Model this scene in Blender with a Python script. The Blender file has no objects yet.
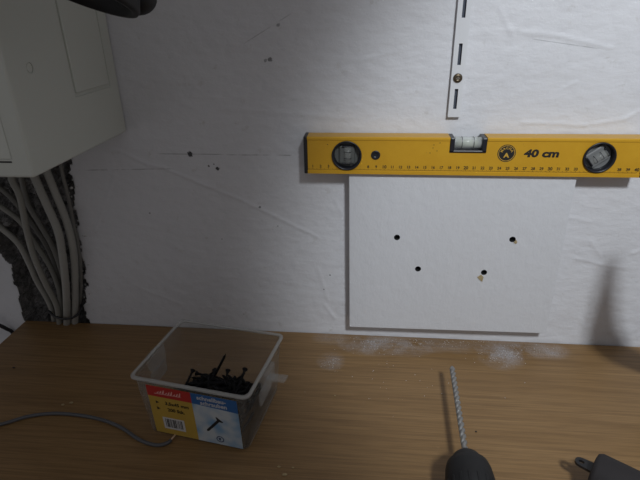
import bpy, bmesh, math, random
from mathutils import Vector, Matrix, noise
S = bpy.context.scene
COL = S.collection
random.seed(7)
# ------------------------------------------------------------------ camera
CAM = Vector((0.0811, -0.6376, 0.4557)); PITCH, YAW, ROLL, FPX = 0.43543, 0.10303, -0.01804, 499.5
def cam_axes():
    cp, sp, cy, sy = math.cos(PITCH), math.sin(PITCH), math.cos(YAW), math.sin(YAW)
    f = Vector((-sy*cp, cy*cp, -sp)); r = Vector((cy, sy, 0)); u = r.cross(f)
    cr, sr = math.cos(ROLL), math.sin(ROLL)
    return r*cr + u*sr, u*cr - r*sr, f
RX, UX, FX = cam_axes()
cd = bpy.data.cameras.new('camera'); cam = bpy.data.objects.new('camera', cd); COL.objects.link(cam)
cd.sensor_width = 36; cd.lens = FPX/640*36; cd.clip_start = 0.01
m = Matrix((RX, UX, -FX)).transposed().to_4x4(); m.translation = CAM
cam.matrix_world = m; S.camera = cam
def ray(x, y): return RX*((x-320)/FPX) + UX*((240-y)/FPX) + FX
def on_y(x, y, Y=0.0): d = ray(x, y); return CAM + d*((Y-CAM.y)/d.y)      # pixel -> point on a plane parallel to the wall
def on_z(x, y, Z=0.0): d = ray(x, y); return CAM + d*((Z-CAM.z)/d.z)      # pixel -> point on a level plane
# ------------------------------------------------------------------ light
w = bpy.data.worlds.new('world'); S.world = w; w.use_nodes = True
bg = w.node_tree.nodes['Background']; bg.inputs[0].default_value = (0.98, 0.965, 1.0, 1); bg.inputs[1].default_value = 0.205
LAMP = Vector((0.42, -1.0, 1.06))
AIM = Vector((0.50, 0.0, 0.16))
ld = bpy.data.lights.new('lamp_bulb_light', 'SPOT'); ld.energy = 50; ld.color = (0.90, 0.95, 1.0)
ld.spot_size = math.radians(49); ld.spot_blend = 0.52; ld.shadow_soft_size = 0.07
lo = bpy.data.objects.new('lamp_bulb_light', ld); COL.objects.link(lo); lo.location = LAMP
lo.rotation_euler = (AIM-LAMP).to_track_quat('-Z', 'Y').to_euler()
S.view_settings.view_transform = 'Standard'; S.view_settings.look = 'None'
S.view_settings.exposure = 0.0; S.view_settings.gamma = 1.0; S.view_settings.use_curve_mapping = False
# ------------------------------------------------------------------ material helpers
class NT:
    def __init__(s, name):
        s.m = bpy.data.materials.new(name); s.m.use_nodes = True; s.t = s.m.node_tree
        s.b = s.t.nodes['Principled BSDF']; s.out = s.t.nodes['Material Output']; s._c = None
    def n(s, ty, **kw):
        nd = s.t.nodes.new(ty)
        for k, v in kw.items(): setattr(nd, k, v)
        return nd
    def l(s, a, b): s.t.links.new(a, b)
    def set(s, inp, v):
        if hasattr(v, 'is_output'): s.l(v, inp)
        else: inp.default_value = v
    def co(s):
        if s._c is None: s._c = s.n('ShaderNodeTexCoord').outputs['Object']
        return s._c
    def noise(s, scale, detail=4, rough=.55, vec=None, stretch=None, dist=0):
        nd = s.n('ShaderNodeTexNoise'); nd.inputs['Scale'].default_value = scale; nd.inputs['Detail'].default_value = detail
        nd.inputs['Roughness'].default_value = rough; nd.inputs['Distortion'].default_value = dist
        v = vec or s.co()
        if stretch:
            mp = s.n('ShaderNodeMapping'); mp.inputs['Scale'].default_value = stretch; s.l(v, mp.inputs['Vector']); v = mp.outputs[0]
        s.l(v, nd.inputs['Vector']); return nd.outputs['Fac']
    def ramp(s, fac, lo, hi, a=0.0, b=1.0):
        nd = s.n('ShaderNodeMapRange'); nd.inputs[1].default_value = lo; nd.inputs[2].default_value = hi
        nd.inputs[3].default_value = a; nd.inputs[4].default_value = b; s.set(nd.inputs[0], fac); return nd.outputs[0]
    def math(s, op, a, b=0.0):
        nd = s.n('ShaderNodeMath', operation=op); s.set(nd.inputs[0], a); s.set(nd.inputs[1], b); return nd.outputs[0]
    def mix(s, f, a, b):
        nd = s.n('ShaderNodeMix', data_type='RGBA'); s.set(nd.inputs[0], f)
        for i, c in ((6, a), (7, b)):
            s.set(nd.inputs[i], c if hasattr(c, 'is_output') else (*c, 1)); 
        return nd.outputs[2]
    def bump(s, h, strength=.3, dist=.001):
        nd = s.n('ShaderNodeBump'); nd.inputs['Strength'].default_value = strength; nd.inputs['Distance'].default_value = dist
        s.l(h, nd.inputs['Height']); s.l(nd.outputs[0], s.b.inputs['Normal'])
def mat(name, c, rough=.5, metal=0, var=.08, scale=60, bump=0, coat=0):
    t = NT(name); d = tuple(x*(1-var*2) for x in c); h = tuple(min(1, x*(1+var)) for x in c)
    t.l(t.mix(t.noise(scale), d, h), t.b.inputs['Base Color'])
    t.b.inputs['Roughness'].default_value = rough; t.b.inputs['Metallic'].default_value = metal
    if coat: t.b.inputs['Coat Weight'].default_value = coat
    if bump: t.bump(t.noise(scale*4), bump)
    return t.m
def plastic_clear(name, c, alpha, rough=.25):
    t = NT(name); t.b.inputs['Roughness'].default_value = rough
    t.l(t.mix(t.noise(40), tuple(x*.9 for x in c), c), t.b.inputs['Base Color'])
    tr = t.n('ShaderNodeBsdfTransparent'); tr.inputs[0].default_value = (.95, .95, .95, 1)
    mx = t.n('ShaderNodeMixShader'); fr = t.n('ShaderNodeLayerWeight'); fr.inputs[0].default_value = .5
    t.l(t.math('MAXIMUM', alpha, t.math('MULTIPLY', t.math('POWER', fr.outputs[1], 4.0), .35)), mx.inputs[0])
    t.l(tr.outputs[0], mx.inputs[1]); t.l(t.b.outputs[0], mx.inputs[2]); t.l(mx.outputs[0], t.out.inputs[0]); return t.m
# ------------------------------------------------------------------ mesh helpers
def bm_obj(name, bm, m, parent=None, smooth=False, label=None):
    me = bpy.data.meshes.new(name); bmesh.ops.recalc_face_normals(bm, faces=bm.faces[:]); bm.to_mesh(me); bm.free()
    o = bpy.data.objects.new(name, me); COL.objects.link(o)
    if m: me.materials.append(m)
    if smooth:
        for p in me.polygons: p.use_smooth = True
    if parent: o.parent = parent
    if label: o['label'] = label
    return o
def raw(name, vs, fs, m, parent=None, smooth=False):
    me = bpy.data.meshes.new(name); me.from_pydata(vs, [], fs); o = bpy.data.objects.new(name, me); COL.objects.link(o)
    me.materials.append(m); o.parent = parent
    if smooth:
        for p in me.polygons: p.use_smooth = True
    return o
def tag(o, label, cat, group=None, kind=None):
    o['label'] = label; o['category'] = cat
    if group: o['group'] = group
    if kind: o['kind'] = kind
    return o
def empty(name, loc=(0, 0, 0), rz=0.0):
    o = bpy.data.objects.new(name, None); COL.objects.link(o); o.location = loc; o.rotation_euler = (0, 0, rz); o.empty_display_size = .02; return o
def box(bm, x0, x1, y0, y1, z0, z1, bev=0, seg=2):
    t = bmesh.new(); bmesh.ops.create_cube(t, size=1)
    for v in t.verts: v.co = Vector((x0+(v.co.x+.5)*(x1-x0), y0+(v.co.y+.5)*(y1-y0), z0+(v.co.z+.5)*(z1-z0)))
    if bev: bmesh.ops.bevel(t, geom=t.edges[:], offset=bev, segments=seg, affect='EDGES', profile=.5)
    merge(bm, t); return bm
def merge(bm, t, mtx=None):
    if mtx: t.transform(mtx)
    me = bpy.data.meshes.new('tmp'); t.to_mesh(me); t.free(); bm.from_mesh(me); bpy.data.meshes.remove(me)
def nbox(*a, **k): return box(bmesh.new(), *a, **k)
def catmull(pts, n=8):
    P = [Vector(p) for p in pts]; P = [P[0]*2-P[1]] + P + [P[-1]*2-P[-2]]; out = []
    for i in range(1, len(P)-2):
        for k in range(n):
            t = k/n; a, b, c, d = P[i-1:i+3]
            out.append(.5*((2*b)+(c-a)*t+(2*a-5*b+4*c-d)*t*t+(3*b-a-3*c+d)*t**3))
    return out + [P[-2]]
def tube(bm, path, rad, seg=10, caps=True):
    n = len(path); R = rad if isinstance(rad, (list, tuple)) else [rad]*n
    T = [(path[min(i+1, n-1)]-path[max(i-1, 0)]).normalized() for i in range(n)]
    a = T[0].orthogonal().normalized(); rings = []
    for i in range(n):
        a = (a - T[i]*a.dot(T[i])).normalized(); b = T[i].cross(a)
        rings.append([bm.verts.new(path[i]+(a*math.cos(2*math.pi*k/seg)+b*math.sin(2*math.pi*k/seg))*R[i]) for k in range(seg)])
    for i in range(n-1):
        for k in range(seg): bm.faces.new((rings[i][k], rings[i][(k+1) % seg], rings[i+1][(k+1) % seg], rings[i+1][k]))
    if caps: bm.faces.new(rings[0][::-1]); bm.faces.new(rings[-1])
    return bm
def lathe(prof, seg=32, axis='Z', closed=False):
    """prof: (radius, height) list, spun around the axis"""
    bm = bmesh.new(); rings = []
    for r, h in prof:
        ring = []
        for k in range(seg):
            a = 2*math.pi*k/seg; x, y = r*math.cos(a), r*math.sin(a)
            ring.append(bm.verts.new({'Z': (x, y, h), 'Y': (x, h, y), 'X': (h, x, y)}[axis]))
        rings.append(ring)
    ps = list(zip(rings, rings[1:])) + ([(rings[-1], rings[0])] if closed else [])
    for a, b in ps:
        for k in range(seg): bm.faces.new((a[k], a[(k+1) % seg], b[(k+1) % seg], b[k]))
    if not closed: bm.faces.new(rings[0]); bm.faces.new(rings[-1])
    return bm
def boolean(o, cutters):
    for c in cutters:
        md = o.modifiers.new('cut', 'BOOLEAN'); md.object = c; md.operation = 'DIFFERENCE'; md.solver = 'EXACT'
    bpy.context.view_layer.update(); dg = bpy.context.evaluated_depsgraph_get()
    me = bpy.data.meshes.new_from_object(o.evaluated_get(dg)); o.modifiers.clear(); o.data = me
    for c in cutters: bpy.data.objects.remove(c)
def text_bm(bm, s, size, mtx, bold=0.0, shear=0.0, ext=.00012, sx=1.0):
    cu = bpy.data.curves.new('t', 'FONT'); cu.body = s; cu.size = size; cu.offset = bold*size; cu.shear = shear; cu.align_x = 'CENTER'; cu.align_y = 'CENTER'
    cu.extrude = ext; cu.resolution_u = 3
    o = bpy.data.objects.new('t', cu); COL.objects.link(o); bpy.context.view_layer.update()
    me = bpy.data.meshes.new_from_object(o.evaluated_get(bpy.context.evaluated_depsgraph_get()))
    me.transform(mtx @ Matrix.Diagonal((sx, 1, 1, 1))); bm.from_mesh(me)
    bpy.data.objects.remove(o); bpy.data.curves.remove(cu); bpy.data.meshes.remove(me)
UPRIGHT = Matrix.Rotation(math.pi/2, 4, 'X')       # text in XY -> standing in XZ, facing -Y
def put(x, y, z, a=0.0): return Matrix.Translation((x, y, z)) @ Matrix.Rotation(-a, 4, 'Y') @ UPRIGHT
# ------------------------------------------------------------------ the wall
def wall_material():
    t = NT('white_painted_plaster'); c = t.co(); sep = t.n('ShaderNodeSeparateXYZ'); t.l(c, sep.inputs[0]); X, Z = sep.outputs[0], sep.outputs[2]
    base = t.mix(t.noise(6, 5), (.60, .605, .63), (.67, .675, .70))
    base = t.mix(t.ramp(t.noise(55, 6, .7), .60, .78), base, (.50, .49, .48))
    jag = t.noise(420, 3)
    def spot(x, z, r, col, f):
        nonlocal base
        dx = t.math('SUBTRACT', X, x); dz = t.math('SUBTRACT', Z, z)
        d = t.math('SQRT', t.math('ADD', t.math('MULTIPLY', dx, dx), t.math('MULTIPLY', dz, dz)))
        d = t.math('ADD', d, t.math('MULTIPLY', t.math('SUBTRACT', jag, .5), r*1.6))
        base = t.mix(t.ramp(d, r*.75, r*1.15, f, 0), base, col)
    for px, py, r, f in ((190, 154, .0037, .97), (209, 166, .0016, .85), (217.5, 168.5, .0026, .95), (214, 164, .0012, .7), (270, 59.5, .0026, .7), (265.5, 60.5, .002, .5),
                         (278, 25, .0022, .5), (260, 207, .0016, .7), (278, 226, .001, .8), (330, 275, .0011, .9), (324, 289, .001, .9), (150, 213, .0014, .5), (222, 239, .001, .6), (244, 314, .0013, .4)):
        p = on_y(px, py); spot(p.x, p.z, r, (.02, .02, .022), f)
    p = on_y(190, 154)
    def line(x0, x1, z0, wdt, f, slope=0.0, thr=(.4, .55)):
        nonlocal base
        dz = t.math('ABSOLUTE', t.math('SUBTRACT', Z, t.math('ADD', z0, t.math('MULTIPLY', t.math('SUBTRACT', X, x0), slope))))
        k = t.math('MULTIPLY', t.ramp(dz, wdt*.4, wdt, f, 0), t.ramp(t.noise(45, 3), thr[0], thr[1]))
        k = t.math('MULTIPLY', k, t.math('MULTIPLY', t.ramp(X, x0, x0+.01), t.ramp(X, x1-.01, x1, 1, 0)))
        base = t.mix(k, base, (.09, .09, .10))
    line(-.205, -.11, p.z, .0008, .5, thr=(.2, .4)); line(-.11, -.012, p.z-.0003, .0009, .5)
    a = on_y(105, 169); line(a.x-.03, a.x+.10, a.z-.002, .001, .45, .03)
    a, b = on_y(545, 38), on_y(600, 46); line(a.x-.02, b.x, a.z, .0007, .35, (b.z-a.z)/(b.x-a.x), (.3, .5))
    a, b = on_y(226, 55), on_y(300, 8); line(a.x, b.x, a.z, .0008, .35, (b.z-a.z)/(b.x-a.x))
    t.l(base, t.b.inputs['Base Color']); t.b.inputs['Roughness'].default_value = .62
    h = t.math('ADD', t.math('MULTIPLY', t.noise(70, 5, .6, stretch=(1, 1, 2.2)), .9), t.math('MULTIPLY', t.noise(260, 4, .6), .35))
    t.bump(h, .6, .0013); return t.m
def masonry_material():
    t = NT('bare_broken_masonry'); n = t.noise(90, 6, .7)
    t.l(t.mix(t.ramp(n, .35, .7), (.09, .088, .086), (.33, .32, .315)), t.b.inputs['Base Color']); t.b.inputs['Roughness'].default_value = .95
    t.bump(t.noise(160, 5), .9, .004); return t.m
CHASE = [(on_y(x, y).x, on_y(x, y).z) for x, y in ((25, 318), (14, 276), (0, 242))] + [(-.56, .235), (-.62, .30), (-.62, .42), (-.31, .42), (-.328, .27), (-.345, .20), (-.349, .095), (-.366, .008), (-.37, -.14), (-.47, -.14)]
def inside(x, z):
    ins = False; n = len(CHASE)
    for i in range(n):
        (x1, z1), (x2, z2) = CHASE[i], CHASE[(i+1) % n]
        if (z1 > z) != (z2 > z) and x < (x2-x1)*(z-z1)/(z2-z1)+x1: ins = not ins
    return ins
def dseg(x, z, a, b):
    dx, dz = b[0]-a[0], b[1]-a[1]; t = max(0, min(1, ((x-a[0])*dx+(z-a[1])*dz)/(dx*dx+dz*dz)))
    return math.hypot(x-a[0]-dx*t, z-a[1]-dz*t)
RIDGES = []
for pts, hgt, wd in (([(88, 148), (120, 151), (147, 164), (165, 168), (200, 183), (240, 199), (275, 216), (318, 237)], .0013, .0022), ([(95, 230), (115, 175), (112, 160)], .0007, .003),
                     ([(140, 288), (182, 304)], .0008, .002), ([(325, 305), (335, 318)], .0012, .003), ([(318, 268), (328, 300)], .0008, .003), ([(222, 108), (345, 118)], .0005, .003),
                     ([(510, 30), (560, 36), (612, 48)], .001, .0022), ([(520, 122), (585, 125), (625, 119), (640, 110)], .0011, .0025), ([(560, 90), (575, 82)], .0008, .003),
                     ([(575, 258), (600, 264), (625, 268)], .001, .0025), ([(590, 240), (600, 255)], .0008, .003), ([(632, 253), (640, 250)], .0013, .003), ([(580, 318), (582, 324)], .0012, .003),
                     ([(335, 200), (343, 215)], .0008, .003), ([(360, 60), (395, 52)], .0006, .003), ([(500, 10), (512, 35)], .0007, .003), ([(560, 215), (590, 222)], .0008, .003)):
    P = [(on_y(x, y).x, on_y(x, y).z) for x, y in pts]
    for a, b in zip(P, P[1:]): RIDGES.append((a, b, hgt, wd))
def axis(stops):
    out = []
    for a, b, s in stops:
        n = max(1, round((b-a)/s)); out += [a+(b-a)*i/n for i in range(n)]
    return out + [stops[-1][1]]
def build_wall():
    xs = axis([(-1.6, -.66, .06), (-.66, .58, .0022), (.58, 1.8, .06)]); zs = axis([(-.75, -.15, .05), (-.15, .53, .0022), (.53, 1.9, .06)])
    nx, nz = len(xs), len(zs); vs = []; hole = set()
    for j, z in enumerate(zs):
        for i, x in enumerate(xs):
            y = 0.0
            if -.66 < x < .58 and -.15 < z < .53:
                p = Vector((x, 0, z)); y = -.0005*noise.fractal(p*22, 1, 2, 3) - .0004*noise.fractal(Vector((x*60, 3, z*95)), 1, 2, 3)
                for a, b, hg, wd in RIDGES:
                    if min(a[0], b[0])-.01 < x < max(a[0], b[0])+.01 and min(a[1], b[1])-.01 < z < max(a[1], b[1])+.01:
                        d = dseg(x, z, a, b); y -= hg*.9*math.exp(-(d/(wd*.72))**2)
                if x < -.29:
                    q = Vector((x*45, 0, z*45)); jx = .010*noise.noise(q)+.005*noise.noise(q*3); jz = .010*noise.noise(q+Vector((9, 9, 9)))
                    if inside(x+jx, z+jz):
                        y = .030 + .022*noise.fractal(p*38, .8, 2, 4); y = max(y, .010); hole.add((i, j))
            vs.append((x, min(y, .06) if (i, j) in hole else y-.0005, z))
    fs = []; mi = []
    for j in range(nz-1):
        for i in range(nx-1):
            a = j*nx+i; fs.append((a, a+1, a+nx+1, a+nx))
            mi.append(1 if sum(((i+p, j+r) in hole) for p in (0, 1) for r in (0, 1)) >= 1 else 0)
    o = raw('wall_back', vs, fs, wall_material()); o.data.materials.append(masonry_material())
    o.data.polygons.foreach_set('material_index', mi)
    for p in o.data.polygons: p.use_smooth = (mi[p.index] == 0)
    o['kind'] = 'structure'; return o
build_wall()
fm = mat('grey_concrete_floor', (.25, .24, .23), .8)
fl = bm_obj('floor', nbox(-1.6, 1.8, -2.2, .0, -.80, -.751), fm); fl['kind'] = 'structure'
# crumbs of plaster along the broken edge
white_plaster = mat('broken_plaster', (.55, .55, .54), .9, var=.15, scale=200)
bm = bmesh.new()
for k in range(90):
    t_ = random.random(); z = .02+.24*t_; x = -.352+.02*t_*.8+random.uniform(-.012, .010); s = random.uniform(.0006, .0022)
    b2 = bmesh.new(); bmesh.ops.create_icosphere(b2, subdivisions=1, radius=s)
    for v in b2.verts: v.co *= random.uniform(.4, 1.5)
    merge(bm, b2, Matrix.Translation((x, random.uniform(-.001, .006), z)))
tag(bm_obj('plaster_crumbs', bm, white_plaster), 'white plaster crumbs along the broken edge of the wall chase', 'plaster', kind='stuff')
# ------------------------------------------------------------------ the desk
def desk_material():
    t = NT('oak_laminate'); c = t.co(); sep = t.n('ShaderNodeSeparateXYZ'); t.l(c, sep.inputs[0]); X, Y = sep.outputs[0], sep.outputs[1]
    g1 = t.noise(3.2, 6, .6, stretch=(1, 11, 11), dist=.6); g2 = t.noise(9, 5, .65, stretch=(.8, 26, 26)); g3 = t.noise(22, 4, .65, stretch=(.5, 30, 30))
    col = t.mix(t.ramp(g1, .3, .7), (.225, .130, .050), (.290, .176, .074))
    col = t.mix(t.ramp(g2, .44, .62, 0, .6), col, (.155, .086, .032)); col = t.mix(t.ramp(g3, .46, .64, 0, .5), col, (.125, .069, .028))
    # drilling dust lying on the desk top
    fine = t.noise(520, 4, .75); blot = t.noise(30, 5, .7)
    def dust(px, py, rx, ry, f):
        nonlocal col
        p = on_z(px, py)
        dx = t.math('DIVIDE', t.math('SUBTRACT', X, p.x), rx); dy = t.math('DIVIDE', t.math('SUBTRACT', Y, p.y), ry)
        d = t.math('ADD', t.math('MULTIPLY', dx, dx), t.math('MULTIPLY', dy, dy))
        k = t.math('MULTIPLY', t.ramp(d, 0, 1, 1, 0), t.math('MULTIPLY', t.ramp(fine, .30, .68), t.ramp(blot, .34, .66)))
        up = t.ramp(sep.outputs[2], -.003, -.001)
        col = t.mix(t.math('MULTIPLY', t.math('MULTIPLY', k, f), up), col, (.44, .46, .50))
    for a in ((372, 345, .055, .028, 1.0), (405, 345, .05, .03, .7), (331, 361, .022, .022, .75), (445, 346, .07, .02, .45), (500, 357, .035, .032, 1.0), (512, 349, .06, .026, .9), (548, 351, .035, .022, .8), (330, 338, .03, .02, .4)): dust(*a)
    t.l(col, t.b.inputs['Base Color']); t.b.inputs['Roughness'].default_value = .48
    t.bump(g3, .12, .0004); return t.m
D = empty('work_desk', (.25, -.4, -.75)); tag(D, 'brown oak laminate desk standing against the white wall', 'desk')
oak = desk_material(); dm = mat('grey_desk_frame', (.18, .18, .18), .5)
top = bm_obj('desktop', nbox(-.4704, 1.02, -.80, -.002, -.028, 0, .0012), oak, D); top.matrix_parent_inverse = Matrix.Translation((-.25, .4, .75))
for sx in (-.40, .95):
    for sy in (-.72, -.08):
        l_ = bm_obj('leg', nbox(sx-.025, sx+.025, sy-.025, sy+.025, -.75, -.0285, .003), dm, D); l_.matrix_parent_inverse = Matrix.Translation((-.25, .4, .75))
# ------------------------------------------------------------------ the cabinet
white_metal = mat('ivory_cabinet_plastic', (.55, .57, .52), .42, var=.02, scale=8)
C = empty('electrical_cabinet', (-.2437, 0, .3108)); C.location.x = -.2400; tag(C, 'off-white electrical cabinet hanging on the wall above the cables', 'cabinet')
def cab_panel(bm, y0, y1, z0, z1): box(bm, -.0005, .0012, y0, y1, z0, z1, .0010, 2)
bm = nbox(-.40, 0, -.2036, -.002, 0, .52, .0025, 3); body = bm_obj('body', bm, white_metal, C)
cut = bm_obj('cut', nbox(-.0016, .02, -.105, -.0235, .060, .30, .0012, 2), None); cut.parent = None; cut.location = (-.2400, 0, .3108)
cut2 = bm_obj('cut', lathe([(.0052, -.001), (.0052, .02)], 24, 'X'), None); cut2.location = (-.2400, -.1697, .4084)
cut3 = bm_obj('cut', nbox(-.12, -.0185, -.21, -.1995, .0148, .0166), None); cut3.location = (-.2400, 0, .3108)
bpy.context.view_layer.update(); boolean(body, [cut, cut2, cut3])
bm_obj('knockout_panel', nbox(-.003, .0008, -.1010, -.0270, .0640, .2960, .0012, 2), white_metal, C)
o = bm_obj('round_knockout', lathe([(.004, -.002), (.0044, -.0006), (.0036, .0002)], 24, 'X'), white_metal, C); o.location = (0, -.1697, .0976)
bm_obj('door', nbox(-.385, -.0175, -.2042, -.2030, .0185, .50, .0010, 2), mat('cabinet_door_plastic', (.58, .60, .55), .4, var=.02), C)
bm_obj('slot_shade_bar', nbox(-.119, -.0185, -.2030, -.1996, .0149, .0165), mat('cabinet_slot_shade', (.02, .02, .02), .8), C)  # added dark bar, paints the shade inside the cut slot
# ------------------------------------------------------------------ the cables below the cabinet
cab_m = [mat('grey_cable_sheath', (.27, .265, .24), .55, var=.06, scale=30), mat('pale_cable_sheath', (.33, .325, .30), .55, var=.06, scale=30), mat('dull_cable_sheath', (.20, .195, .18), .6, var=.06, scale=30)]
CABLES = [  # (points: pixel x, pixel y, distance of that point in front of the wall), radius, tone, label
    ([(8, 160, -.040), (12, 180, -.040), (20, 197, -.040), (27, 231, -.038), (34, 256, -.034), (46, 284, -.026), (56, 303, -.018), (59, 318, -.010), (60, 334, .004)], .0044, 0, 'grey cable rising steeply in front of the slanting ones'),
    ([(28, 158, -.03), (35, 178, -.03), (46, 203, -.030), (58, 231, -.030), (63, 259, -.028), (66, 288, -.022), (67, 316, -.012), (67, 334, .004)], .0055, 1, 'thick pale cable in the middle of the bundle'),
    ([(42, 156, -.02), (47, 172, -.02), (55, 192, -.02), (66, 220, -.020), (73, 249, -.018), (75, 277, -.014), (75, 316, -.006), (75, 334, .006)], .0052, 1, 'thick pale cable beside the broken plaster edge'),
    ([(-14, 198, -.008), (0, 206, -.008), (21, 222, -.008), (35, 243, -.004), (50, 266, .002), (59, 290, .006), (62, 318, .010), (62, 334, .020)], .0040, 0, 'grey cable slanting down behind the steep cable'),
    ([(-14, 216, -.026), (0, 227, -.026), (18, 243, -.024), (29, 263, -.018), (37, 281, -.012), (49, 302, -.004), (54, 318, .004), (55, 334, .014)], .0042, 1, 'pale cable at the lower edge of the slanting ones'),
    ([(-14, 180, .010), (0, 188, .010), (16, 203, .010), (33, 225, .011), (49, 250, .013), (60, 280, .017), (66, 316, .024), (67, 334, .030)], .0038, 2, 'dull cable deep in the wall chase'),
    ([(20, 170, -.006), (28, 203, -.006), (40, 224, -.006), (53, 247, -.003), (62, 272, .000), (68, 298, .004), (71, 318, .008), (72, 334, .020)], .0040, 2, 'dull cable between the steep and the thick cable'),
    ([(60, 160, -.004), (63, 176, -.004), (68, 196, -.004), (74, 226, -.003), (80, 258, -.002), (81, 290, .0), (78, 316, .006), (78, 334, .016)], .0026, 2, 'thin dull cable close against the broken plaster'),
]
for pts, r, tone, lab in CABLES:
    path = catmull([on_y(x, y, Y) for x, y, Y in pts], 6)
    tag(bm_obj('electrical_cable', tube(bmesh.new(), path, r, 10), cab_m[tone], None, True), lab, 'cable', 'cables below the cabinet')
black = mat('black_plastic', (.012, .012, .014), .45, var=.1)
bm = bmesh.new(); tube(bm, catmull([on_y(x, y, Y) for x, y, Y in ((49, 311, -.004), (54, 316, -.014), (64, 319, -.024), (74, 317, -.022), (80, 311, -.012), (81, 305, -.001))], 8), .0019, 8)
tag(bm_obj('cable_tie', bm, black, None, True), 'black cable tie around the bundle of grey cables', 'cable tie')
tag(bm_obj('black_cord', tube(bmesh.new(), catmull([on_y(x, y, Y) for x, y, Y in ((-22, 322, -.02), (-8, 323, -.016), (0, 325.5, -.012), (7, 329, -.008), (12, 332, -.004), (18, 342, -.004), (20, 362, -.004))], 8), .003, 10), black, None, True), 'black cord hanging beside the desk corner', 'cord')
# ------------------------------------------------------------------ the board on the wall
def board_material():
    t = NT('white_painted_board'); g = t.noise(14, 5, .6, stretch=(7, 7, .7)); h = t.noise(55, 4, .65, stretch=(1.5, 1, 1))
    col = t.mix(t.ramp(g, .3, .7), (.60, .61, .635), (.612, .622, .647)); col = t.mix(t.ramp(h, .70, .86, 0, .4), col, (.50, .50, .50))
    t.l(col, t.b.inputs['Base Color']); t.b.inputs['Roughness'].default_value = .5
    t.bump(t.math('ADD', t.math('MULTIPLY', g, .35), t.math('MULTIPLY', h, 2.4)), .45, .0010); return t.m
BT = .021
fr = [on_y(x, y, -BT) for x, y in ((349, 176), (576.5, 180), (546, 333.5), (349.5, 327))]; fr[0].z = fr[1].z = .2635
bk = [Vector((fr[0].x, -.0025, fr[0].z)), Vector((fr[1].x, -.0025, .2635)), Vector((fr[2].x, -.0025, fr[2].z)), Vector((fr[3].x, -.0025, fr[3].z))]
bm = bmesh.new(); vv = [bm.verts.new(v) for v in fr+bk]
for f in ((0, 1, 2, 3), (7, 6, 5, 4), (0, 4, 5, 1), (1, 5, 6, 2), (2, 6, 7, 3), (3, 7, 4, 0)): bm.faces.new([vv[i] for i in f])
bmesh.ops.bevel(bm, geom=bm.edges[:], offset=.0006, segments=2, affect='EDGES')
o = bm_obj('painted_board', bm, board_material())
HOLES = [(397, 237.5), (512.5, 239.5), (418, 269), (484, 272.5)]; cs = []
for x, y in HOLES:
    p = on_y(x, y, -BT); c_ = bm_obj('cut', lathe([(.0041, -.03), (.0041, .02)], 20, 'Y'), None); c_.location = (p.x, -.015, p.z); cs.append(c_)
boolean(o, cs)
hm = mat('hole_shade_black', (.004, .004, .004), .9)
B = empty('mounting_board', ((fr[0].x+fr[1].x)/2, -.01, fr[3].z)); inv = Matrix.Translation(-Vector(B.location)); o.name = 'board'; o.parent = B; o.matrix_parent_inverse = inv
tag(B, 'white painted board with four drilled holes under the yellow level', 'board')
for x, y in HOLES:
    p = on_y(x, y, -BT); h_ = bm_obj('hole_shade_liner', lathe([(.0041, -BT+.0004), (.0039, -BT+.0004), (.0039, -.003), (.0, -.003), (.0, -.0026), (.0041, -.0026)], 20, 'Y', True), hm, B); h_.matrix_parent_inverse = inv; h_.location = (p.x, 0, p.z)  # black liner added in each hole, its colour stands for the shade inside
chip_m = mat('raw_wood_chip', (.42, .33, .18), .9, var=.25, scale=300)
def shard(name, pts, th, m, parent=None, inv_=None):
    bm = bmesh.new(); a = [bm.verts.new(p) for p in pts]; f = bm.faces.new(a); ex = bmesh.ops.extrude_face_region(bm, geom=[f])
    for v in ex['geom']:
        if isinstance(v, bmesh.types.BMVert): v.co += Vector(th) if not isinstance(th, float) else Vector((0, -th, 0))
    o = bm_obj(name, bm, m, parent)
    if inv_: o.matrix_parent_inverse = inv_
    return o
shard('splinter', [on_y(x, y, -BT-.0001) for x, y in ((477.3, 277), (481, 274.5), (483.5, 277), (482, 281.5), (479, 279))], .0009, chip_m, B, inv)
shard('splinter', [on_y(x, y, -BT-.0001) for x, y in ((513.5, 242.6), (516, 239.5), (517.3, 242), (516, 243.8))], .0007, chip_m, B, inv)
# ------------------------------------------------------------------ the spirit level
ZL, HL, LL, YF, YB = .2640, .0470, .4088, -.028, -.004
def level_paint():
    t = NT('yellow_level_paint'); s1 = t.noise(30, 5, .7); s2 = t.noise(220, 4, .7)
    col = t.mix(t.ramp(s1, .3, .7), (.52, .275, .013), (.57, .315, .018)); col = t.mix(t.ramp(s2, .64, .76, 0, .5), col, (.20, .12, .03))
    t.l(col, t.b.inputs['Base Color']); t.b.inputs['Roughness'].default_value = .38; return t.m
L = empty('spirit_level', (.2, -.016, ZL)); tag(L, 'yellow 40 cm spirit level resting on the white board', 'spirit level'); inv = Matrix.Translation((-.2, .016, -ZL))
def lp(o): o.parent = L; o.matrix_parent_inverse = inv; return o
prof = [(YF, .0), (YF, .0042), (YF+.0009, .0048), (YF+.0009, .0427), (YF, .0433), (YF, HL-.0012), (YF+.0012, HL), (YB-.001, HL), (YB, HL-.001), (YB, .001), (YB-.001, 0)]
bm = bmesh.new(); a = [bm.verts.new((.004, y, ZL+z)) for y, z in prof]; b = [bm.verts.new((LL-.004, y, ZL+z)) for y, z in prof]
for i in range(len(prof)): bm.faces.new((a[i], a[(i+1) % len(prof)], b[(i+1) % len(prof)], b[i]))
bm.faces.new(a); bm.faces.new(b[::-1]); body = bm_obj('body', bm, level_paint())
LV, RV = (.0535, ZL+.0237), (.3545, ZL+.0242); c1 = []
for x, z in (LV, RV): c_ = bm_obj('cut', lathe([(.0172, -.06), (.0172, .02)], 48, 'Y'), None); c_.location = (x, 0, z); c1.append(c_)
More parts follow.
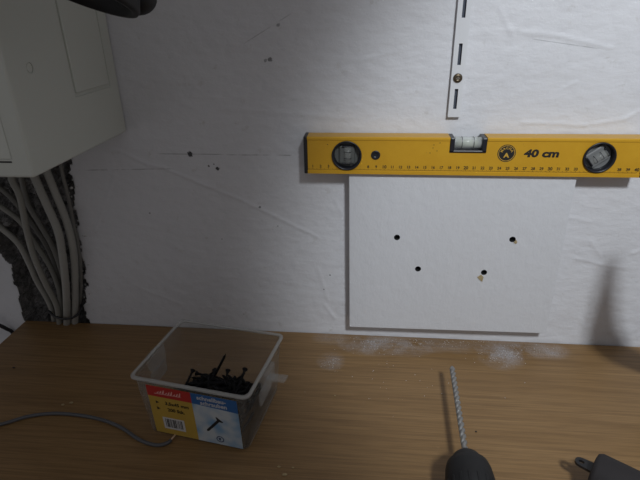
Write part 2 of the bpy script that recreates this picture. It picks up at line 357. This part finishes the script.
c1.append(bm_obj('cut', nbox(.1785, .2225, -.06, .02, ZL+.0285, ZL+.07), None)); boolean(body, c1); lp(body)
for x0, x1 in ((-.0005, .0042), (LL-.0042, LL+.0005)): lp(bm_obj('end_cap', nbox(x0, x1, YF-.0004, YB+.0004, ZL-.0003, ZL+HL+.0003, .0012), black))
vial_dark = mat('black_vial_holder', (.012, .013, .018), .35); glass = plastic_clear('clear_vial', (.70, .72, .68), .16, .12); back_grey = mat('vial_backing', (.10, .105, .10), .5)
liquid = plastic_clear('vial_liquid', (.50, .55, .38), .45, .1)
def round_vial(x, z, ang, tone):
    h = bm_obj('vial_holder', lathe([(.0171, YF+.018), (.0171, YF-.0003), (.0187, YF-.0005), (.0187, YF-.0013), (.0180, YF-.0018), (.0166, YF-.0016), (.0160, YF+.005), (.0160, YF+.014), (.0001, YF+.014), (.0001, YF+.018)], 40, 'Y', False), vial_dark, None, True)
    h.location = (x, 0, z); lp(h); R_ = Matrix.Rotation(ang, 4, 'Y')
    def sub(name, bm, m, sm=False): bm.transform(R_); o = bm_obj(name, bm, m, h, sm); return o
    sub('vial_backing', lathe([(.0157, YF+.0075), (.0157, YF+.0130)], 36, 'Y'), tone)
    sub('vial_plate', nbox(-.0100, .0100, YF+.0040, YF+.0135, -.0120, .0120, .002), tone)
    bm = bmesh.new(); tube(bm, [Vector((.001, YF+.004, -.0105)), Vector((.001, YF+.004, .0105))], .0046, 16); sub('vial_tube', bm, glass, True)
    for zz in (-.004, .004): sub('mark', lathe([(.0047, zz-.0003), (.0049, zz-.0003), (.0049, zz+.0003), (.0047, zz+.0003)], 16, 'Z', True), vial_dark).location = R_ @ Vector((.001, YF+.004, 0))
    sub('end_plug', nbox(-.006, .006, YF+.0015, YF+.010, .0100, .0118, .0006), vial_dark); sub('end_plug', nbox(-.006, .006, YF+.0015, YF+.010, -.0118, -.0100, .0006), vial_dark)
    return h
round_vial(*LV, 0, back_grey); round_vial(*RV, math.radians(52), mat('vial_backing_light', (.17, .175, .175), .4))
bm = nbox(.1787, .1842, YF-.0006, YB, ZL+.0288, ZL+HL-.0003, .001); box(bm, .2168, .2223, YF-.0006, YB, ZL+.0288, ZL+HL-.0003, .001); box(bm, .1787, .2223, YF-.0006, YB, ZL+.0286, ZL+.0316, .001)
h = lp(bm_obj('top_vial_holder', bm, vial_dark))
bm = bmesh.new(); tube(bm, [Vector((.1838, YF+.010, ZL+.0390)), Vector((.2172, YF+.010, ZL+.0390))], .0070, 18); o = bm_obj('vial_tube', bm, plastic_clear('clear_top_vial', (.80, .84, .80), .42, .1), h, True)
bm = bmesh.new(); tube(bm, [Vector((.188, YF+.010, ZL+.0380)), Vector((.213, YF+.010, ZL+.0380))], .0045, 14); bm_obj('vial_liquid', bm, liquid, h, True)
for xx in (.1935, .2075):
    bm_obj('mark', lathe([(.0071, xx-.0004), (.0073, xx-.0004), (.0073, xx+.0004), (.0071, xx+.0004)], 18, 'X', True), vial_dark, h).location = (0, YF+.010, ZL+.0390)
bpy.context.view_layer.update()
YP = YF+.0008
o = bm_obj('plug', lathe([(.0058, YF+.003), (.0058, YF+.0003), (.0050, YF), (.0030, YF+.0002), (.0018, YF+.0007)], 24, 'Y'), vial_dark); o.location = (.0893, 0, ZL+.0245); lp(o)
ink = mat('black_print', (.012, .012, .012), .5); yel = mat('yellow_print', (.60, .36, .05), .5); dim_ink = mat('worn_black_print', (.035, .024, .012), .5, var=.25, scale=300)
bm = bmesh.new(); text_bm(bm, '40 cm', .0125, put(.2875, YP, ZL+.0280), .045, .10, sx=1.30); lp(bm_obj('size_lettering', bm, ink))
bm = bmesh.new()
for n in range(1, 41):
    x = .0005+n*.01
    if abs(x-LV[0]) < .0192 and n not in (3, 8) or abs(x-RV[0]) < .0185: continue
    text_bm(bm, str(n), .0047 if n % 10 else .0056, put(x, YP, ZL+.0094), .03)
for n in range(1, 401):
    x = .0005+n*.001; hh = .0022 if n % 10 == 0 else (.0016 if n % 5 == 0 else .0009)
    if x < LL-.004: box(bm, x-.00018, x+.00018, YP-.0001, YP+.0002, ZL+.0050, ZL+.0050+hh)
lp(bm_obj('scale_print', bm, dim_ink))
lg = lp(bm_obj('emblem', lathe([(.0, YP-.0001), (.0107, YP-.0001), (.0107, YP+.0004), (.0, YP+.0004)], 48, 'Y', True), ink)); lg.location = (.2467, 0, ZL+.0283)
bm_obj('emblem_ring', lathe([(.0091, YP-.0002), (.0097, YP-.0002), (.0097, YP), (.0091, YP)], 48, 'Y', True), yel, lg)
bm = bmesh.new()
for i, ch in enumerate('MACHA'):
    a = math.radians(64-32*i); text_bm(bm, ch, .0040, put(-math.sin(a)*.0064, YP-.0002, math.cos(a)*.0064, a), .02)
text_bm(bm, 'A', .0078, put(0, YP-.0002, -.0028), .035, sx=1.15); bm_obj('emblem_lettering', bm, yel, lg)
bm = bmesh.new()
for px, py in ((434, 145), (437, 151), (440, 143), (433, 148), (327.5, 144.5), (430, 153)):
    p = on_y(px, py, YP); box(bm, p.x-.0006, p.x+.0006, YP-.0001, YP+.0002, p.z-.0004, p.z+.0005)
o = lp(bm_obj('scuff_marks', bm, dim_ink)); o['kind'] = 'stuff'
# ------------------------------------------------------------------ the shelf rail
rail_m = mat('white_enamel', (.66, .67, .69), .35, var=.02); YR, HW, HS = -.0070, .0074, .0020
XR = on_y(455.7, 99, YR).x; Z0, Z1 = on_y(453.5, 117, YR).z, 1.20; SB, ST = on_y(455, 109, YR).z, on_y(456.3, 89, YR).z; PT = on_y(459.3, 65, YR).z-SB
Rl = empty('shelf_rail', (XR, 0, Z0)); tag(Rl, 'white slotted shelf rail screwed to the wall above the level', 'shelf rail'); inv = Matrix.Translation(-Vector(Rl.location))
bm = bmesh.new()
box(bm, XR-HW, XR-HS, YR, YR+.0015, Z0, Z1); box(bm, XR+HS, XR+HW, YR, YR+.0015, Z0, Z1)
z = Z0; k = 0
while True:
    s0, s1 = SB+PT*k, ST+PT*k
    if s1 > Z1: box(bm, XR-HS, XR+HS, YR, YR+.0015, z, Z1); break
    box(bm, XR-HS, XR+HS, YR, YR+.0015, z, s0); z = s1; k += 1
box(bm, XR-HW, XR-HW+.0013, YR+.0014, -.0012, Z0, Z1); box(bm, XR+HW-.0013, XR+HW, YR+.0014, -.0012, Z0, Z1)
o = bm_obj('channel', bm, rail_m, Rl); o.matrix_parent_inverse = inv
o = bm_obj('slot_shade_strip', nbox(XR-HW+.0014, XR+HW-.0014, -.0032, -.002, Z0+.002, Z1-.002), mat('rail_slot_shade', (.06, .07, .095), .7), Rl); o.matrix_parent_inverse = inv  # dark strip added behind the slots, shade of the channel put into colour
o = bm_obj('end_lip', nbox(XR-HW+.001, XR+HW-.001, YR+.0001, -.0015, Z0-.0002, Z0+.0012), rail_m, Rl); o.matrix_parent_inverse = inv
sm = mat('bronze_screw', (.14, .11, .075), .35, .9)
sc = bm_obj('screw', lathe([(.0052, YR+.0002), (.0054, YR-.0010), (.0044, YR-.0022), (.0028, YR-.0028), (.0022, YR-.0024), (.001, YR-.0017)], 28, 'Y'), sm, Rl, True); sc.matrix_parent_inverse = inv; sc.location = (XR, 0, on_y(458.2, 78, YR).z)
bm = nbox(-.0020, .0020, YR-.0028, YR-.0020, -.0006, .0006); box(bm, -.0006, .0006, YR-.0028, YR-.0020, -.0020, .0020); bm_obj('cross_slot', bm, mat('bright_steel', (.75, .70, .60), .25, 1), sc)
# ------------------------------------------------------------------ the screw box
BX = empty('screw_box', (-.1000, -.1725, .0), math.radians(-9.5)); tag(BX, 'open translucent plastic screw box with a red, yellow and blue label', 'box')
clear = plastic_clear('translucent_polypropylene', (.62, .62, .60), .055, .3); rim_m = plastic_clear('milky_rim', (.55, .55, .53), .5, .3); tab_m = plastic_clear('milky_tab', (.62, .62, .60), .22, .3)
def rrect(hx, hy, r, z, seg=5):
    out = []
    for cx, cy, a0 in ((hx-r, hy-r, 0), (-hx+r, hy-r, 90), (-hx+r, -hy+r, 180), (hx-r, -hy+r, 270)):
        for k in range(seg+1): a = math.radians(a0+90*k/seg); out.append(Vector((cx+r*math.cos(a), cy+r*math.sin(a), z)))
    return out
def loft(loops, cap0=True, cap1=True, closed=False):
    bm = bmesh.new(); R_ = [[bm.verts.new(v) for v in lp_] for lp_ in loops]; n = len(R_[0])
    for a, b in list(zip(R_, R_[1:]))+([(R_[-1], R_[0])] if closed else []):
        for k in range(n): bm.faces.new((a[k], a[(k+1) % n], b[(k+1) % n], b[k]))
    if not closed and cap0: bm.faces.new(R_[0])
    if not closed and cap1: bm.faces.new(R_[-1])
    return bm
BH = .085; hb = (.0625, .0535); hr = (.0703, .0572)
def wall_at(z): t = z/BH; return hb[0]+(hr[0]-hb[0])*t, hb[1]+(hr[1]-hb[1])*t
a = wall_at(.083)
bm_obj('tub', loft([rrect(hb[0]-.002, hb[1]-.002, .007, .0), rrect(*hb, .008, .002), rrect(a[0], a[1], .009, .083), rrect(a[0]-.0013, a[1]-.0013, .008, .083), rrect(hb[0]-.0013, hb[1]-.0013, .007, .0022)]), clear, BX, True)
bm_obj('rim', loft([rrect(.0710, .0579, .0075, .0815), rrect(.0725, .0594, .008, .0825), rrect(.0725, .0594, .008, .0845), rrect(.0715, .0584, .0075, .0853), rrect(.0690, .0559, .0065, .0853), rrect(.0687, .0556, .0065, .0830)], closed=True), rim_m, BX, True)
# hinge lugs and the lid tab on both short sides
for s in (1, -1):
    x0 = wall_at(.06)[0]
    bm = bmesh.new(); box(bm, s*x0 if s > 0 else s*x0-.009, s*x0+.009 if s > 0 else s*x0, -.018, .010, .058, .0815, .002); box(bm, (s*x0) if s > 0 else s*x0-.003, (s*x0+.003) if s > 0 else s*x0, -.024, .008, .042, .060, .001)
    o = bm_obj('hinge_lug', bm, tab_m, BX)
bm = nbox(0, .024, -.018, -.006, -.001, .0012, .0005); o = bm_obj('lid_tab', bm, tab_m, BX); o.location = (wall_at(.06)[0]+.008, .002, .0745); o.rotation_euler = (0, math.radians(-8), math.radians(-6))
tilt = math.atan2(hr[1]-hb[1], BH)
def face_mtx(): return Matrix.Translation((0, -hb[1]-.0004, .0)) @ Matrix.Rotation(tilt, 4, 'X')
FM = face_mtx()
def flat(bm, pts, y, th=.00012):
    a = [bm.verts.new((x, y-th, z)) for x, z in pts]; b = [bm.verts.new((x, y, z)) for x, z in pts]; n = len(pts); bm.faces.new(a); bm.faces.new(b[::-1])
    for i in range(n): bm.faces.new((a[i], b[i], b[(i+1) % n], a[(i+1) % n]))
    return bm
def lab(name, bm, m, par): bm.transform(FM); return bm_obj(name, bm, m, par)
X0, X1, XM, ZB, ZT = -.0525, .0575, .0025, .004, .0770
ly = mat('yellow_label', (.50, .33, .06), .4); lr = mat('red_label', (.45, .03, .028), .4); lbl = mat('blue_label', (.025, .12, .33), .4); lw = mat('white_print', (.58, .58, .58), .5)
t = NT('pale_blue_label'); gr = t.noise(38, 2, .5); t.l(t.mix(t.ramp(gr, .38, .60), (.18, .33, .50), (.50, .55, .58)), t.b.inputs['Base Color']); lpale = t.m
label = lab('label', flat(bmesh.new(), [(X0, ZB), (X1, ZB), (X1, ZT), (X0, ZT)], 0), ly, BX)
lab('red_band', flat(bmesh.new(), [(X0, ZT-.0155), (XM, ZT-.0155), (XM, ZT), (X0, ZT)], -.00012), lr, label)
lab('pale_panel', flat(bmesh.new(), [(XM, ZB), (X1, ZB), (X1, ZT-.0185), (XM, ZT-.0155)], -.00012), lpale, label)
lab('blue_band', flat(bmesh.new(), [(XM, ZT-.0155), (X1, ZT-.0185), (X1, ZT), (XM, ZT)], -.00012), lbl, label)
bm = bmesh.new(); tp = lambda x, z: put(x, -.0003, z)
text_bm(bm, 'schnellbau-', .0078, tp(.0270, ZT-.0055), .022); text_bm(bm, 'schrauben', .0078, tp(.0290, ZT-.0125), .022); lab('white_lettering', bm, lw, label)
bm = bmesh.new()
# thin unreadable script strokes on the red band
for i in range(9):
    x = X0+.012+i*.0034; hgt = .0022+.0016*((i*7) % 3)
    flat(bm, [(x, ZT-.0095-.0003*i*.3), (x+.0024, ZT-.0092), (x+.0034, ZT-.0095+hgt), (x+.0026, ZT-.0095+hgt)], -.00025, .0001)
flat(bm, [(X0+.009, ZT-.0105), (X0+.042, ZT-.0098), (X0+.042, ZT-.0103), (X0+.009, ZT-.0111)], -.00025, .0001); lab('script_strokes', bm, mat('pale_red_print', (.75, .45, .42), .5), label)
bm = bmesh.new(); text_bm(bm, '3,5x45 mm', .0066, tp(-.0175, ZT-.0240), .018); text_bm(bm, '200 Stk.', .0066, tp(-.0200, ZT-.0335), .018)
for z in (ZT-.0240, ZT-.0335): flat(bm, [(-.0440, z-.0022), (-.0400, z), (-.0440, z+.0022)], -.00025, .0001)
lab('black_lettering', bm, ink, label)
lab('barcode_ground', flat(bmesh.new(), [(-.0400, ZB+.0085), (-.0125, ZB+.0085), (-.0125, ZB+.0265), (-.0400, ZB+.0265)], -.00012), lw, label)
bm = bmesh.new(); x = -.0370
while x < -.0155:
    wd = random.choice((.0004, .0007, .0011)); flat(bm, [(x, ZB+.0115), (x+wd, ZB+.0115), (x+wd, ZB+.0245), (x, ZB+.0245)], -.00025, .0001); x += wd+random.choice((.0005, .0008, .0012))
lab('barcode', bm, ink, label)
bm = bmesh.new(); a0, a1 = Vector((.0155, ZB+.0180)), Vector((.0335, ZB+.0395)); dd = (a1-a0).normalized(); nn = Vector((-dd.y, dd.x))
q = [a0, a0+dd*.002+nn*-.0016, a1-dd*.003-nn*.0017, a1-dd*.001-nn*.0050, a1+dd*.0005-nn*.0050, a1+dd*.0005+nn*.0050, a1-dd*.001+nn*.0050, a1-dd*.003+nn*.0017, a0+dd*.002+nn*.0016]
flat(bm, [(v.x, v.y) for v in q], -.00025, .0001); lab('screw_picture', bm, ink, label)
bm = bmesh.new(); c0 = Vector((.0305, ZB+.0085))
for k in range(20):
    a, b = 2*math.pi*k/20, 2*math.pi*(k+1)/20
    flat(bm, [(c0.x+.0048*math.cos(a), c0.y+.0048*math.sin(a)), (c0.x+.0048*math.cos(b), c0.y+.0048*math.sin(b)), (c0.x+.0036*math.cos(b), c0.y+.0036*math.sin(b)), (c0.x+.0036*math.cos(a), c0.y+.0036*math.sin(a))], -.00025, .0001)
flat(bm, [(c0.x-.0012, c0.y-.0022), (c0.x+.0002, c0.y-.0022), (c0.x+.0012, c0.y+.002), (c0.x-.0022, c0.y+.002)], -.00025, .0001); lab('recycling_mark', bm, mat('navy_print', (.02, .04, .12), .5), label)
# ------------------------------------------------------------------ the black screws
screw_m = mat('black_phosphated_steel', (.006, .006, .007), .6, 0); screw_m.node_tree.nodes['Principled BSDF'].inputs['Specular IOR Level'].default_value = .2
def screw_mesh(Ls=.042):
    pr = [(.0001, .0), (.0012, .004)]; z = .004
    while z < Ls-.010: pr += [(.0012, z), (.00185, z+.0008), (.0012, z+.0016)]; z += .0018
    pr += [(.0014, Ls-.008), (.0014, Ls-.0045), (.0022, Ls-.002), (.0035, Ls-.0004), (.0035, Ls), (.0018, Ls), (.0010, Ls-.0014)]
    bm = lathe(pr, 8, 'Z'); bm.transform(Matrix.Translation((0, 0, -Ls/2)))
    me = bpy.data.meshes.new('drywall_screw'); bmesh.ops.recalc_face_normals(bm, faces=bm.faces[:]); bm.to_mesh(me); bm.free(); me.materials.append(screw_m)
    for p in me.polygons: p.use_smooth = True
    return me
SM = screw_mesh(); BM = Matrix.Translation((-.1000, -.1725, 0)) @ Matrix.Rotation(math.radians(-9.5), 4, 'Z')
def screw(x, y, z, yaw, pitch, lab_='black drywall screw lying in the heap inside the screw box'):
    o = bpy.data.objects.new('drywall_screw', SM); COL.objects.link(o)
    d = Vector((math.cos(yaw)*math.cos(pitch), math.sin(yaw)*math.cos(pitch), math.sin(pitch)))
    o.matrix_world = BM @ Matrix.Translation((x, y, z)) @ d.to_track_quat('Z', 'Y').to_matrix().to_4x4()
    tag(o, lab_, 'screw', 'black screws in the box'); return o
layer = 0; zc = .0068
while zc < .047:
    x_lo = -.052+1.1*max(0, zc-.012); wx, wy = .0575+.07*zc, .0490+.05*zc
    y_hi = .040-.9*max(0, zc-.010)
    if layer % 2 == 0:      # lying along the box
        for c in ((-.029+.0065*layer/2), .0145+.0030*layer):
            y = -wy+.006
            while y < y_hi: screw(c+random.uniform(-.002, .002), y, zc, random.choice((0, math.pi))+random.uniform(-.10, .10), random.uniform(-.04, .04)); y += .0078
        y = -wy+.006
    else:                   # lying across
        x = x_lo+.008
        while x < wx-.005: screw(x, -.026+random.uniform(-.001, .003), zc, math.pi/2+random.choice((0, math.pi))+random.uniform(-.12, .12), random.uniform(-.04, .04)); x += .0078
        x = x_lo+.012
        while x < wx-.008 and y_hi > .018: screw(x, min(y_hi-.020, .020), zc, math.pi/2+random.choice((0, math.pi))+random.uniform(-.12, .12), random.uniform(-.04, .04)); x += .0082
    zc += .0068; layer += 1
for i in range(75):          # the loose top of the heap
    screw(random.uniform(-.016, .045), random.uniform(-.034, .000), zc+random.uniform(-.003, .006), random.uniform(0, 2*math.pi), random.uniform(-.22, .22))
def screw_at(head, tip_, lab_):
    o = screw(0, 0, 0, 0, 0, lab_); d = (head-tip_).normalized(); o.matrix_world = Matrix.Translation((head+tip_)/2) @ d.to_track_quat('Z', 'Y').to_matrix().to_4x4()
p = on_z(216, 373, .045); t_ = on_z(226, 353.5, .072); screw_at(t_+(p-t_).normalized()*.042, t_, 'black drywall screw sticking up point first out of the heap')
p = on_z(193, 370, .048); t_ = on_z(185, 387, .040); screw_at(p, p+(t_-p).normalized()*.042, 'black drywall screw leaning head up at the edge of the heap')
p = on_z(228, 370, .050); t_ = on_z(224, 390, .040); screw_at(p, p+(t_-p).normalized()*.042, 'black drywall screw with its head raised behind the heap')
# ------------------------------------------------------------------ the wire on the desk
WR = empty('grey_wire', (-.25, -.21, 0)); tag(WR, 'thin grey wire with a stripped end lying on the desk', 'wire'); inv = Matrix.Translation(-Vector(WR.location))
wp = [on_z(x, y, .0024) for x, y in ((-40, 432), (0, 424.5), (30, 416), (60, 413.5), (95, 418), (120, 427), (140, 440), (156, 445), (167, 443), (171, 440))]
o = bm_obj('sheath', tube(bmesh.new(), catmull(wp, 8), .0021, 10), mat('blue_grey_sheath', (.085, .088, .096), .5), WR, True); o.matrix_parent_inverse = inv
o = bm_obj('bare_end', tube(bmesh.new(), [on_z(170.5, 440.3, .0024), on_z(175.5, 434.5, .0040)], .0010, 8), mat('bare_copper', (.75, .55, .40), .35, .3), WR, True); o.matrix_parent_inverse = inv
# ------------------------------------------------------------------ the drill
tip = on_z(452, 367, .0335); neck = on_z(466, 456, .0335); ax = (neck-tip).normalized()
DR = empty('power_drill', (neck.x, neck.y-.12, 0)); tag(DR, 'black power drill with a masonry bit lying on the desk', 'drill')
DM = Matrix.Translation(tip) @ ax.to_track_quat('Z', 'Y').to_matrix().to_4x4(); inv = Matrix.Translation(-Vector(DR.location)); bl = (neck-tip).length
def dp(name, bm, m, sm=True): bm.transform(DM); o = bm_obj(name, bm, m, DR, sm); o.matrix_parent_inverse = inv; return o
def bit():
    bm = bmesh.new(); seg = 28; n = 150; rings = []; Lf = bl-.012
    for i in range(n+1):
        z = Lf*i/n; ring = []
        for k in range(seg):
            a = 2*math.pi*k/seg; ph = 2*a - 2*math.pi*z/.0085
            r = .0034*(1 - .42*max(0, math.cos(ph))**.8) if z > .004 else .0034*(.55+.45*z/.004)
            ring.append(bm.verts.new((r*math.cos(a), r*math.sin(a), z)))
        rings.append(ring)
    for r in (.0030, .0030):
        z = Lf+.002 if len(rings) == n+1 else bl+.004
        rings.append([bm.verts.new((r*math.cos(2*math.pi*k/seg), r*math.sin(2*math.pi*k/seg), z)) for k in range(seg)])
    for a, b in zip(rings, rings[1:]):
        for k in range(seg): bm.faces.new((a[k], a[(k+1) % seg], b[(k+1) % seg], b[k]))
    bm.faces.new(rings[0]); bm.faces.new(rings[-1]); return bm
dp('drill_bit', bit(), mat('worn_steel', (.30, .295, .285), .5, .5, .2, 200))
rub = mat('black_rubber', (.008, .008, .009), .65, var=.1); grn = mat('charcoal_housing', (.03, .032, .034), .5)
dp('jaw', lathe([(.0042, bl-.0075), (.0052, bl-.006), (.0056, bl+.006)], 24), mat('dark_jaw_steel', (.16, .16, .16), .4, .7))
dp('chuck', lathe([(.0080, bl-.001), (.0118, bl+.0005), (.0140, bl+.003), (.0165, bl+.009), (.0180, bl+.0125), (.0212, bl+.0135), (.0228, bl+.020), (.0240, bl+.032), (.0244, bl+.055), (.0220, bl+.057)], 40), rub)
bm = bmesh.new()
for k in range(18):
    t2 = nbox(.0220, .0247, -.0016, .0016, bl+.038, bl+.054, .0006); merge(bm, t2, Matrix.Rotation(2*math.pi*k/18, 4, 'Z'))
dp('grip_rib', bm, rub, False)
dp('housing', lathe([(.018, bl+.056), (.025, bl+.062), (.029, bl+.085), (.031, bl+.12), (.031, bl+.20), (.027, bl+.235), (.015, bl+.243)], 32), grn)
hb_ = bmesh.new(); box(hb_, -.018, .018, -.014, .014, 0, .13, .008, 3); hb_.transform(Matrix.Translation((.022, .0, bl+.185)) @ Matrix.Rotation(math.radians(80), 4, 'Y'))
o = dp('handle', hb_, grn); 
# ------------------------------------------------------------------ the dark tool at the right
TR = .0225; e0 = on_z(594, 471, .026); e1 = on_z(638, 493, .026); tax = (e1-e0); tax.z = 0; tax.normalize()
TB = empty('hand_tool', (e0.x, e0.y, 0)); tag(TB, 'dark grey tool body with a small black hanging tab on the desk', 'tool')
TM = Matrix.Translation((e0.x, e0.y, TR)) @ tax.to_track_quat('Z', 'Y').to_matrix().to_4x4(); inv = Matrix.Translation(-Vector(TB.location))
bm = lathe([(TR*.70, -.002), (TR*.90, -.001), (TR, .003), (TR, .075), (TR*1.08, .082), (TR*1.08, .150), (TR*.8, .160)], 36); bm.transform(TM)
o = bm_obj('barrel', bm, mat('dark_brown_grey_plastic', (.020, .017, .018), .7), TB, True); o.matrix_parent_inverse = inv
tb = bmesh.new(); prof_t = []
for k in range(13): a = math.pi/2+math.pi*k/12; prof_t.append((-.0130+.0055*math.cos(a), .0055*math.sin(a)))
prof_t += [(.002, -.0068), (.002, .0068)]
va = [tb.verts.new((x, y, .0015)) for x, y in prof_t]; vb = [tb.verts.new((x, y, -.0015)) for x, y in prof_t]; n = len(va); tb.faces.new(va); tb.faces.new(vb[::-1])
for i in range(n): tb.faces.new((va[i], vb[i], vb[(i+1) % n], va[(i+1) % n]))
tabo = bm_obj('hanging_tab', tb, black); ang = math.atan2(tax.y, tax.x)
hcut = bm_obj('cut', lathe([(.0020, -.02), (.0020, .02)], 16), None)
for v in hcut.data.vertices: v.co.x *= 1.4
hcut.location = (-.0125, 0, 0); boolean(tabo, [hcut])
tabo.data.transform(Matrix.Translation((e0.x, e0.y, TR+.006)) @ Matrix.Rotation(ang, 4, 'Z')); tabo.parent = TB; tabo.matrix_parent_inverse = inv
# ------------------------------------------------------------------ dust and chips on the desk
grain_m = mat('pale_dust_grain', (.60, .60, .60), .9, var=.2, scale=400)
bm = bmesh.new()
for cx, cy, sx, sy, n in ((372, 345, 22, 7, 60), (440, 342, 60, 4, 110), (500, 356, 22, 8, 70), (520, 349, 30, 6, 60), (331, 362, 10, 6, 30), (400, 380, 120, 25, 40)):
    for k in range(n):
        p = on_z(random.gauss(cx, sx*.6), random.gauss(cy, sy*.6))
        if p.y > -.006: continue
        s = random.uniform(.0002, .0006); t2 = bmesh.new(); bmesh.ops.create_icosphere(t2, subdivisions=1, radius=s); merge(bm, t2, Matrix.Translation((p.x, p.y, s*.7)))
tag(bm_obj('drilling_dust', bm, grain_m), 'pale drilling dust scattered on the desk below the board', 'dust', kind='stuff')
for px, py, s, lb in ((63, 405, .0028, 'small pale wood chip on the desk behind the grey wire'), (71.5, 403, .0034, 'longer pale wood chip on the desk behind the grey wire'), (285, 475, .0036, 'pale wood chip lying on the desk in front of the screw box'), (279, 467, .002, 'tiny pale wood chip in front of the screw box'),
                      (293, 468, .0015, 'tiny pale crumb beside the wood chip in front of the screw box'), (335, 396, .0016, 'tiny pale crumb on the bare desk beside the screw box'), (14, 368, .0022, 'dark speck of dirt on the desk near its corner'), (476, 432, .0016, 'dark crumb on the desk beside the drill bit')):
    p = on_z(px, py); a = random.uniform(0, 3)
    pts = [Vector((p.x+s*(1.1 if i % 2 else .75)*math.cos(a+i*1.257), p.y+.5*s*math.sin(a+i*1.257), .0002)) for i in range(5)]
    tag(shard('wood_chip' if 'chip' in lb else 'crumb', pts, (0, 0, .0010), chip_m if 'dark' not in lb else black), lb, 'chip' if 'chip' in lb else 'crumb', 'chips and crumbs on the desk')
# ------------------------------------------------------------------ black wall lamp in front of the cabinet (top of the picture)
WLc = on_y(84, -35, -.20); WLp = Vector((WLc.x+.03, -.003, WLc.z+.16))
WL = empty('wall_lamp', (WLp.x, 0, WLp.z)); tag(WL, 'black rounded lamp head hanging in front of the white cabinet', 'lamp'); inv = Matrix.Translation(-Vector(WL.location))
def wl(o): o.parent = WL; o.matrix_parent_inverse = inv; return o
shade_m = mat('black_lamp_enamel', (.005, .0055, .007), .6); 
hm_ = Matrix.Translation(WLc) @ Matrix.Rotation(math.radians(16), 4, 'Y') @ Matrix.Rotation(math.radians(-18), 4, 'X') @ Matrix.Scale(1.25, 4)
bm = lathe([(.0, .040), (.016, .038), (.028, .022), (.035, .0), (.0375, -.012), (.0385, -.016), (.0375, -.0185), (.034, -.0185), (.031, -.010), (.02, .012), (.0, .016)], 40, 'Z', False); bm.transform(hm_); wl(bm_obj('lamp_shade', bm, shade_m, None, True))
kn = on_y(137, -2, -.165); bm = bmesh.new(); bmesh.ops.create_uvsphere(bm, u_segments=20, v_segments=12, radius=.015)
for v in bm.verts: v.co.x *= 1.15; v.co.z *= .95
bm.transform(Matrix.Translation(kn)); wl(bm_obj('swivel_joint', bm, shade_m, None, True))
bm = bmesh.new(); tube(bm, catmull([kn+Vector((0, .0, .0)), kn+Vector((.012, .04, .05)), kn+Vector((.012, .11, .11)), Vector((WLp.x, -.012, WLp.z))], 8), .006, 12); wl(bm_obj('arm', bm, shade_m, None, True))
bm = bmesh.new(); tube(bm, [kn, WLc+Vector((0, 0, .012))], .007, 12); wl(bm_obj('neck', bm, shade_m, None, True))
o = bm_obj('mounting_plate', lathe([(.03, -.001), (.03, -.008), (.026, -.012), (.010, -.014)], 32, 'Y'), shade_m, None, True); o.location = (WLp.x, 0, WLp.z); wl(o)
# ------------------------------------------------------------------ the desk lamp that lights the place (stands right of the picture)
DL = empty('desk_lamp', (.515, -.10, 0)); tag(DL, 'grey articulated desk lamp standing at the right end of the desk', 'lamp'); inv = Matrix.Translation(-Vector(DL.location)); lm = mat('grey_lamp_enamel', (.10, .10, .11), .4)
def dl(o): o.parent = DL; o.matrix_parent_inverse = inv; return o
o = bm_obj('base', lathe([(.060, .0), (.062, .004), (.060, .014), (.030, .022), (.020, .026)], 40), lm, None, True); o.location = (.545, -.10, 0); dl(o)
lowp = catmull([Vector(p) for p in ((.520, -.095, .020), (.462, -.117, .085), (.4300, -.15, .159), (.420, -.170, .225), (.414, -.186, .300))], 6)
nL = len(lowp); dl(bm_obj('lower_arm', tube(bmesh.new(), lowp, [min(.006+.026*(1-i/(nL-1))**.8, .013+.022*i/(nL-1)) for i in range(nL)], 14), lm, None, True))
elb = lowp[-1]; bm = bmesh.new(); bmesh.ops.create_uvsphere(bm, u_segments=16, v_segments=10, radius=.010); bm.transform(Matrix.Translation(elb)); dl(bm_obj('elbow', bm, lm, None, True))
ldir = (AIM-LAMP).normalized(); hd = LAMP-ldir*.03
dl(bm_obj('upper_arm', tube(bmesh.new(), [elb, elb.lerp(hd-ldir*.045, .5)+Vector((0.0, 0, .0)), hd-ldir*.045], .006, 12), lm, None, True))
HMx = Matrix.Translation(LAMP) @ (-ldir).to_track_quat('Z', 'Y').to_matrix().to_4x4()
bm = lathe([(.012, .10), (.030, .095), (.045, .06), (.062, .012), (.064, .010), (.060, .012), (.043, .058), (.028, .090), (.010, .094)], 40, 'Z', False); bm.transform(HMx); dl(bm_obj('lamp_shade', bm, lm, None, True))
t = NT('glowing_bulb'); t.b.inputs['Base Color'].default_value = (.9, .9, .9, 1); t.b.inputs['Emission Color'].default_value = (1, .98, .95, 1); t.b.inputs['Emission Strength'].default_value = 4
bm = bmesh.new(); bmesh.ops.create_uvsphere(bm, u_segments=20, v_segments=12, radius=.022); bm.transform(HMx @ Matrix.Translation((0, 0, .060))); dl(bm_obj('bulb', bm, t.m, None, True))
